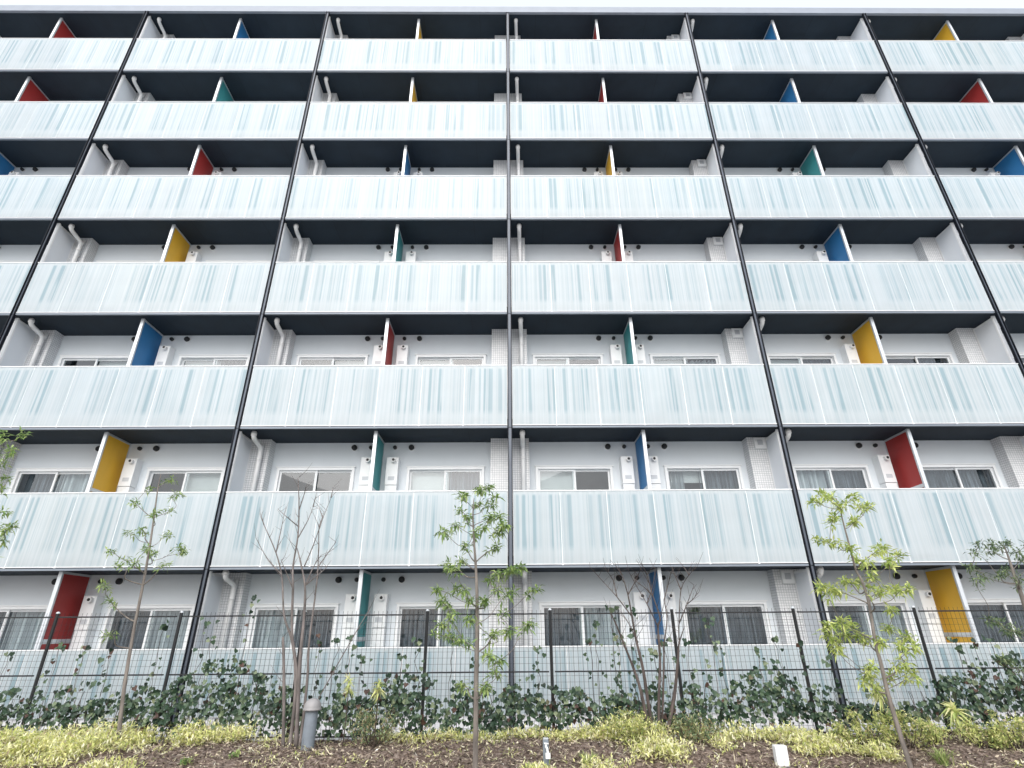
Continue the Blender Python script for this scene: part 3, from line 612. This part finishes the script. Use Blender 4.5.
def bare_tree(d,label,r0,col):
    base=Vector(d['stems'][0][0]); base.z=gz(base.x,base.y)-.02
    t=thing('bare_tree',label,'tree',tuple(base),'leafless trees in the bed')
    for i,s in enumerate(d['stems']):
        P=[p-base for p in smooth_path(s,4)]; n=len(P); r=r0*random.uniform(.75,1.05)*(1 if i<4 else .7 if i==4 else .28)
        cut=len(s)<=3 or (i==3 and len(s)==5)
        alltw=MB(); alltw.tube([tuple(p) for p in P],[rad(k,n,r,r*.72 if (i==0 and len(s)==3) else .006)*(1+.06*math.sin(k*2.1)) for k in range(n)],9)
        for k in range(n//2,n,2):
            if random.random()<.9:
                a=P[k]; dd=Vector((random.uniform(-1,1),random.uniform(-.8,.8),random.uniform(.5,1.3))).normalized(); L=random.uniform(.12,.40)
                alltw.tube([tuple(a),tuple(a+dd*L*.5+Vector((0,0,.01))),tuple(a+dd*L+Vector((random.gauss(0,.03),0,.05)))],[.0045,.003,.0015],4)
        alltw.obj('stem',M[col],t,smooth=True)
    for s in d['twigs']:
        alltw=MB()
        P=[p-base for p in smooth_path(s,3)]; n=len(P)
        alltw.tube([tuple(p) for p in P],[rad(k,n,.010,.003) for k in range(n)],6)
        for k in range(1,n,1):
            if random.random()<.95:
                a=P[k]; dd=Vector((random.uniform(-1,1),random.uniform(-.8,.8),random.uniform(.3,1.2))).normalized(); L=random.uniform(.08,.26)
                alltw.tube([tuple(a),tuple(a+dd*L)],[.0035,.0014],4)
        alltw.obj('twig',M[col],t)
    return t
bare_tree(DATA['B1'],'tall leafless multi stemmed tree behind the grey bollard',.032,'bark_bare')
bare_tree(DATA['B2'],'spreading leafless multi stemmed tree in front of the blue partition board',.032,'bark_brown')

# ------------------------------------------------------------------ shrubs, tufts and spiky plants
def shrub(info,label,mat,nl,L):
    _,b,h,w=info; t=thing('shrub',label,'shrub',(b[0],b[1],sz(b[0],b[1])-.01),'shrubs along the fence'); m=MB(); V=[];F=[]
    for _ in range(13):
        a=random.random()*6.283; r=w*math.sqrt(random.random()); tip=Vector((r*math.cos(a),r*math.sin(a)*.8,h*(random.uniform(.55,1.08)-.25*(r/w)**2)))
        o=Vector((tip.x*.15,tip.y*.15,0)); mid=o.lerp(tip,.5)+Vector((tip.x*.12,tip.y*.12,0))
        P=smooth_path([o,mid,tip],4); m.tube([tuple(p) for p in P],[rad(k,len(P),.008,.0025) for k in range(len(P))],5)
        for _ in range(nl):
            q=P[-1-int(random.random()**1.6*(len(P)-3))]+Vector((random.gauss(0,.035),random.gauss(0,.035),random.gauss(0,.03)))
            leaf(V,F,q,rand_dir(.35),L*random.uniform(.6,1.25),L*random.uniform(.3,.5),.2,.1)
    m.obj('stems',M['vine'],t); quads_obj('foliage',V,F,M[mat],t); return t
SH={s[0]:s for s in DATA['shrubs']}
shrub(SH['a'],'reddish green bush in front of the fence right of the grey bollard','shrub_green',75,.055)
shrub(SH['b'],'rounded green bush at the fence right of the spreading leafless tree','shrub_green',70,.055)
shrub(SH['c'],'yellow green bush behind the trunk of the yellow green sapling','shrub',80,.06)
shrub(SH['d'],'larger yellow green bush just right of the yellow green sapling trunk','shrub',85,.06)
shrub(SH['e'],'small low bush between the larger yellow bush and the spiky plant','shrub',60,.05)
shrub(SH['f'],'bright yellow bush below the yellow partition board near the right edge','shrub',80,.055)
shrub(SH['g'],'yellow bush at the far right edge of the planting bed','shrub',80,.055)
shrub(SH['h'],'low yellow bush at the foot of the spreading leafless tree','shrub',80,.05)
def spiky(p,label,n,L,rad_):
    b=Vector((p[0],p[1],sz(p[0],p[1])-.01)); t=thing('spiky_plant',label,'plant',tuple(b),'yellow spiky plants'); top=Vector((0,0,p[2]-b.z))
    MB().tube([(0,0,0),(.01,.0,top.z*.5),tuple(top)],[.009,.008,.006],6).obj('stem',M['vine'],t)
    V=[];F=[]
    for _ in range(n):
        o=top+Vector((0,0,random.uniform(-rad_,rad_*.5))); dr=rand_dir(.3); leaf(V,F,o,dr,L*random.uniform(.6,1.2),L*.17,.2,random.uniform(.1,.5),.35)
    quads_obj('leaves',V,F,M['spiky'],t); return t
MS=DATA['misc']
spiky(MS['yel1'],'left one of two yellow spiky plants on thin stems above the reddish bush',55,.15,.13)
spiky(MS['yel2'],'right one of two yellow spiky plants on thin stems above the reddish bush',55,.16,.11)
spiky(MS['spik'],'yellow spiky plant with drooping leaves between two yellow bushes at the right',70,.22,.09)
spiky(MS['spik2'],'yellow spiky plant rising out of the bushes behind the yellow green sapling',70,.18,.08)
def tuft(p,label,n,L):
    b=(p[0],p[1],sz(p[0],p[1])-.005); V=[];F=[]
    for _ in range(n):
        a=random.random()*6.283; q=Vector((random.gauss(0,.04),random.gauss(0,.04),0)); l=L*random.uniform(.6,1.2); out=random.uniform(.3,.9)
        d1=Vector((math.cos(a)*out,math.sin(a)*out,1)).normalized(); side=d1.cross(Vector((0,0,1))).normalized()*.006
        P=[q,q+d1*l*.5,q+d1*l*.8+Vector((math.cos(a),math.sin(a),0))*l*.2,q+d1*l*.85+Vector((math.cos(a),math.sin(a),-.4))*l*.38]
        i=len(V)
        for k,pp in enumerate(P):
            w=1-.28*k; V+=[tuple(pp-side*w),tuple(pp+side*w)]
        for k in range(3): F.append((i+2*k,i+2*k+1,i+2*k+3,i+2*k+2))
    o=quads_obj('grass_tuft',V,F,M['tuft'],None,b); return tag(o,label,'grass tuft','grass tufts on the mulch')
tuft(MS['tuft1'],'arching grass tuft on the mulch right of the grey tap post',90,.20)
tuft(MS['tuft2'],'arching grass tuft on the mulch right of the yellow green sapling trunk',90,.22)
def small_plant(p,label):
    b=(p[0],p[1],sz(p[0],p[1])); V=[];F=[]
    for _ in range(34): leaf(V,F,(random.gauss(0,.03),random.gauss(0,.03),random.uniform(.0,.06)),rand_dir(.7),random.uniform(.05,.09),random.uniform(.022,.034),.2,.1)
    return tag(quads_obj('small_plant',V,F,M['leaf_mid'],None,b),label,'plant','seedlings on the mulch')
small_plant(MS['green1'],'small green seedling on the bare mulch below the yellow ground cover, left of two')
small_plant(MS['green2'],'small green seedling on the bare mulch below the yellow ground cover, right of two')

# ------------------------------------------------------------------ bollard, tap post, garden lamp
bx,by=MS['boll_base'][0],MS['boll_base'][1]; bz=gz(bx,by)-.02; hh=MS['boll_top'][2]-bz
t=thing('bollard','stubby grey bollard with a domed cap beside the tall leafless tree','bollard',(bx,by,bz))
MB().lathe((0,0,0),[(.088,0),(.088,hh-.17),(.080,hh-.155),(.080,hh-.15)],28).obj('post',M['bollard'],t)
MB().lathe((0,0,hh-.155),[(.10,0),(.128,.004),(.130,.022),(.122,.030),(.121,.045),(.112,.085),(.092,.118),(.060,.142),(.025,.153),(.004,.155)],32).obj('dome_cap',M['dome'],t,smooth=True)
tx,ty,tz=MS['tap']; bz=sz(tx,ty)-.03
t=thing('garden_tap','grey tap post with a small pale tap in front of the bed','tap',(tx,ty,bz))
MB().box(-.036,.036,-.03,.03,0,tz-bz).obj('post',M['bollard'],t,bevel=.006)
MB().box(-.030,.034,-.032,.028,tz-bz+.001,tz-bz+.014).obj('post_cap',M['alu'],t)
m=MB(); h0=tz-bz-.07
m.tube([(0,-.03,h0),(0,-.085,h0),(.012,-.11,h0-.02),(.016,-.115,h0-.06)],.014,10); m.tube([(-.025,-.07,h0+.035),(.03,-.075,h0+.03)],.008,8); m.tube([(0,-.07,h0),(0,-.07,h0+.035)],.009,8)
m.box(-.012,.046,-.15,-.09,h0-.115,h0-.06)
m.obj('tap',M['heater'],t)
lx,ly,lz=MS['lamp']; bz=sz(lx,ly)-.03
t=thing('garden_lamp','low white box shaped garden lamp head on a grey stake','lamp',(lx,ly,bz))
MB().box(-.078,.078,-.05,.05,lz-bz-.225,lz-bz).obj('lamp_head',M['heater'],t,bevel=.012)
MB().box(-.074,.074,-.045,.045,0,lz-bz-.228).obj('stake',M['alu'],t)

# ------------------------------------------------------------------ light, sky, camera
w=bpy.data.worlds.new('World'); S.world=w; w.use_nodes=True; nt=w.node_tree; bg=nt.nodes['Background']
SUN_EL,SUN_AZ=42,190       # azimuth as seen from above, clockwise from +Y
sky=N(nt,'ShaderNodeTexSky'); sky.sky_type='NISHITA'; sky.sun_disc=False
sky.sun_elevation=math.radians(SUN_EL); sky.sun_rotation=math.radians(SUN_AZ); sky.air_density=1.4; sky.dust_density=4.0; sky.ozone_density=1.2
hs=N(nt,'ShaderNodeHueSaturation'); hs.inputs['Saturation'].default_value=.50; nt.links.new(sky.outputs[0],hs.inputs['Color'])
cl=N(nt,'ShaderNodeMix',data_type='RGBA'); cl.inputs[0].default_value=.55; cl.inputs[7].default_value=(4.3,4.55,4.95,1)   # thin even cloud veil
nt.links.new(hs.outputs[0],cl.inputs[6]); nt.links.new(cl.outputs[2],bg.inputs['Color']); bg.inputs['Strength'].default_value=.15
sl=bpy.data.lights.new('sun','SUN'); sl.energy=.9; sl.angle=math.radians(60); sl.color=(1,.97,.93)
su=bpy.data.objects.new('sun',sl); COL.objects.link(su)
az=math.radians(SUN_AZ); el=math.radians(SUN_EL)
dvec=Vector((math.sin(az)*math.cos(el),math.cos(az)*math.cos(el),math.sin(el)))
su.rotation_euler=dvec.to_track_quat('Z','Y').to_euler()
cam=bpy.data.cameras.new('camera'); cam.sensor_fit='HORIZONTAL'; cam.sensor_width=36; cam.lens=540/1024*36; cam.clip_end=2000; cam.clip_start=.05
co=bpy.data.objects.new('camera',cam); COL.objects.link(co); S.camera=co
R_=Vector((0.99995177,-0.00707047,-0.00681593)); U_=Vector((0.00324394,-0.41727741,0.90877337)); F_=Vector((0.00926959,0.90875165,0.41723436))
mat=Matrix(((R_.x,U_.x,-F_.x,0),(R_.y,U_.y,-F_.y,0),(R_.z,U_.z,-F_.z,1.6),(0,0,0,1)))
co.matrix_world=mat
S.view_settings.view_transform='Standard'; S.view_settings.look='None'; S.view_settings.gamma=1; S.view_settings.exposure=1.02
try: S.view_settings.use_curve_mapping=False
except Exception: pass
S.cycles.max_bounces=8; S.cycles.transparent_max_bounces=12
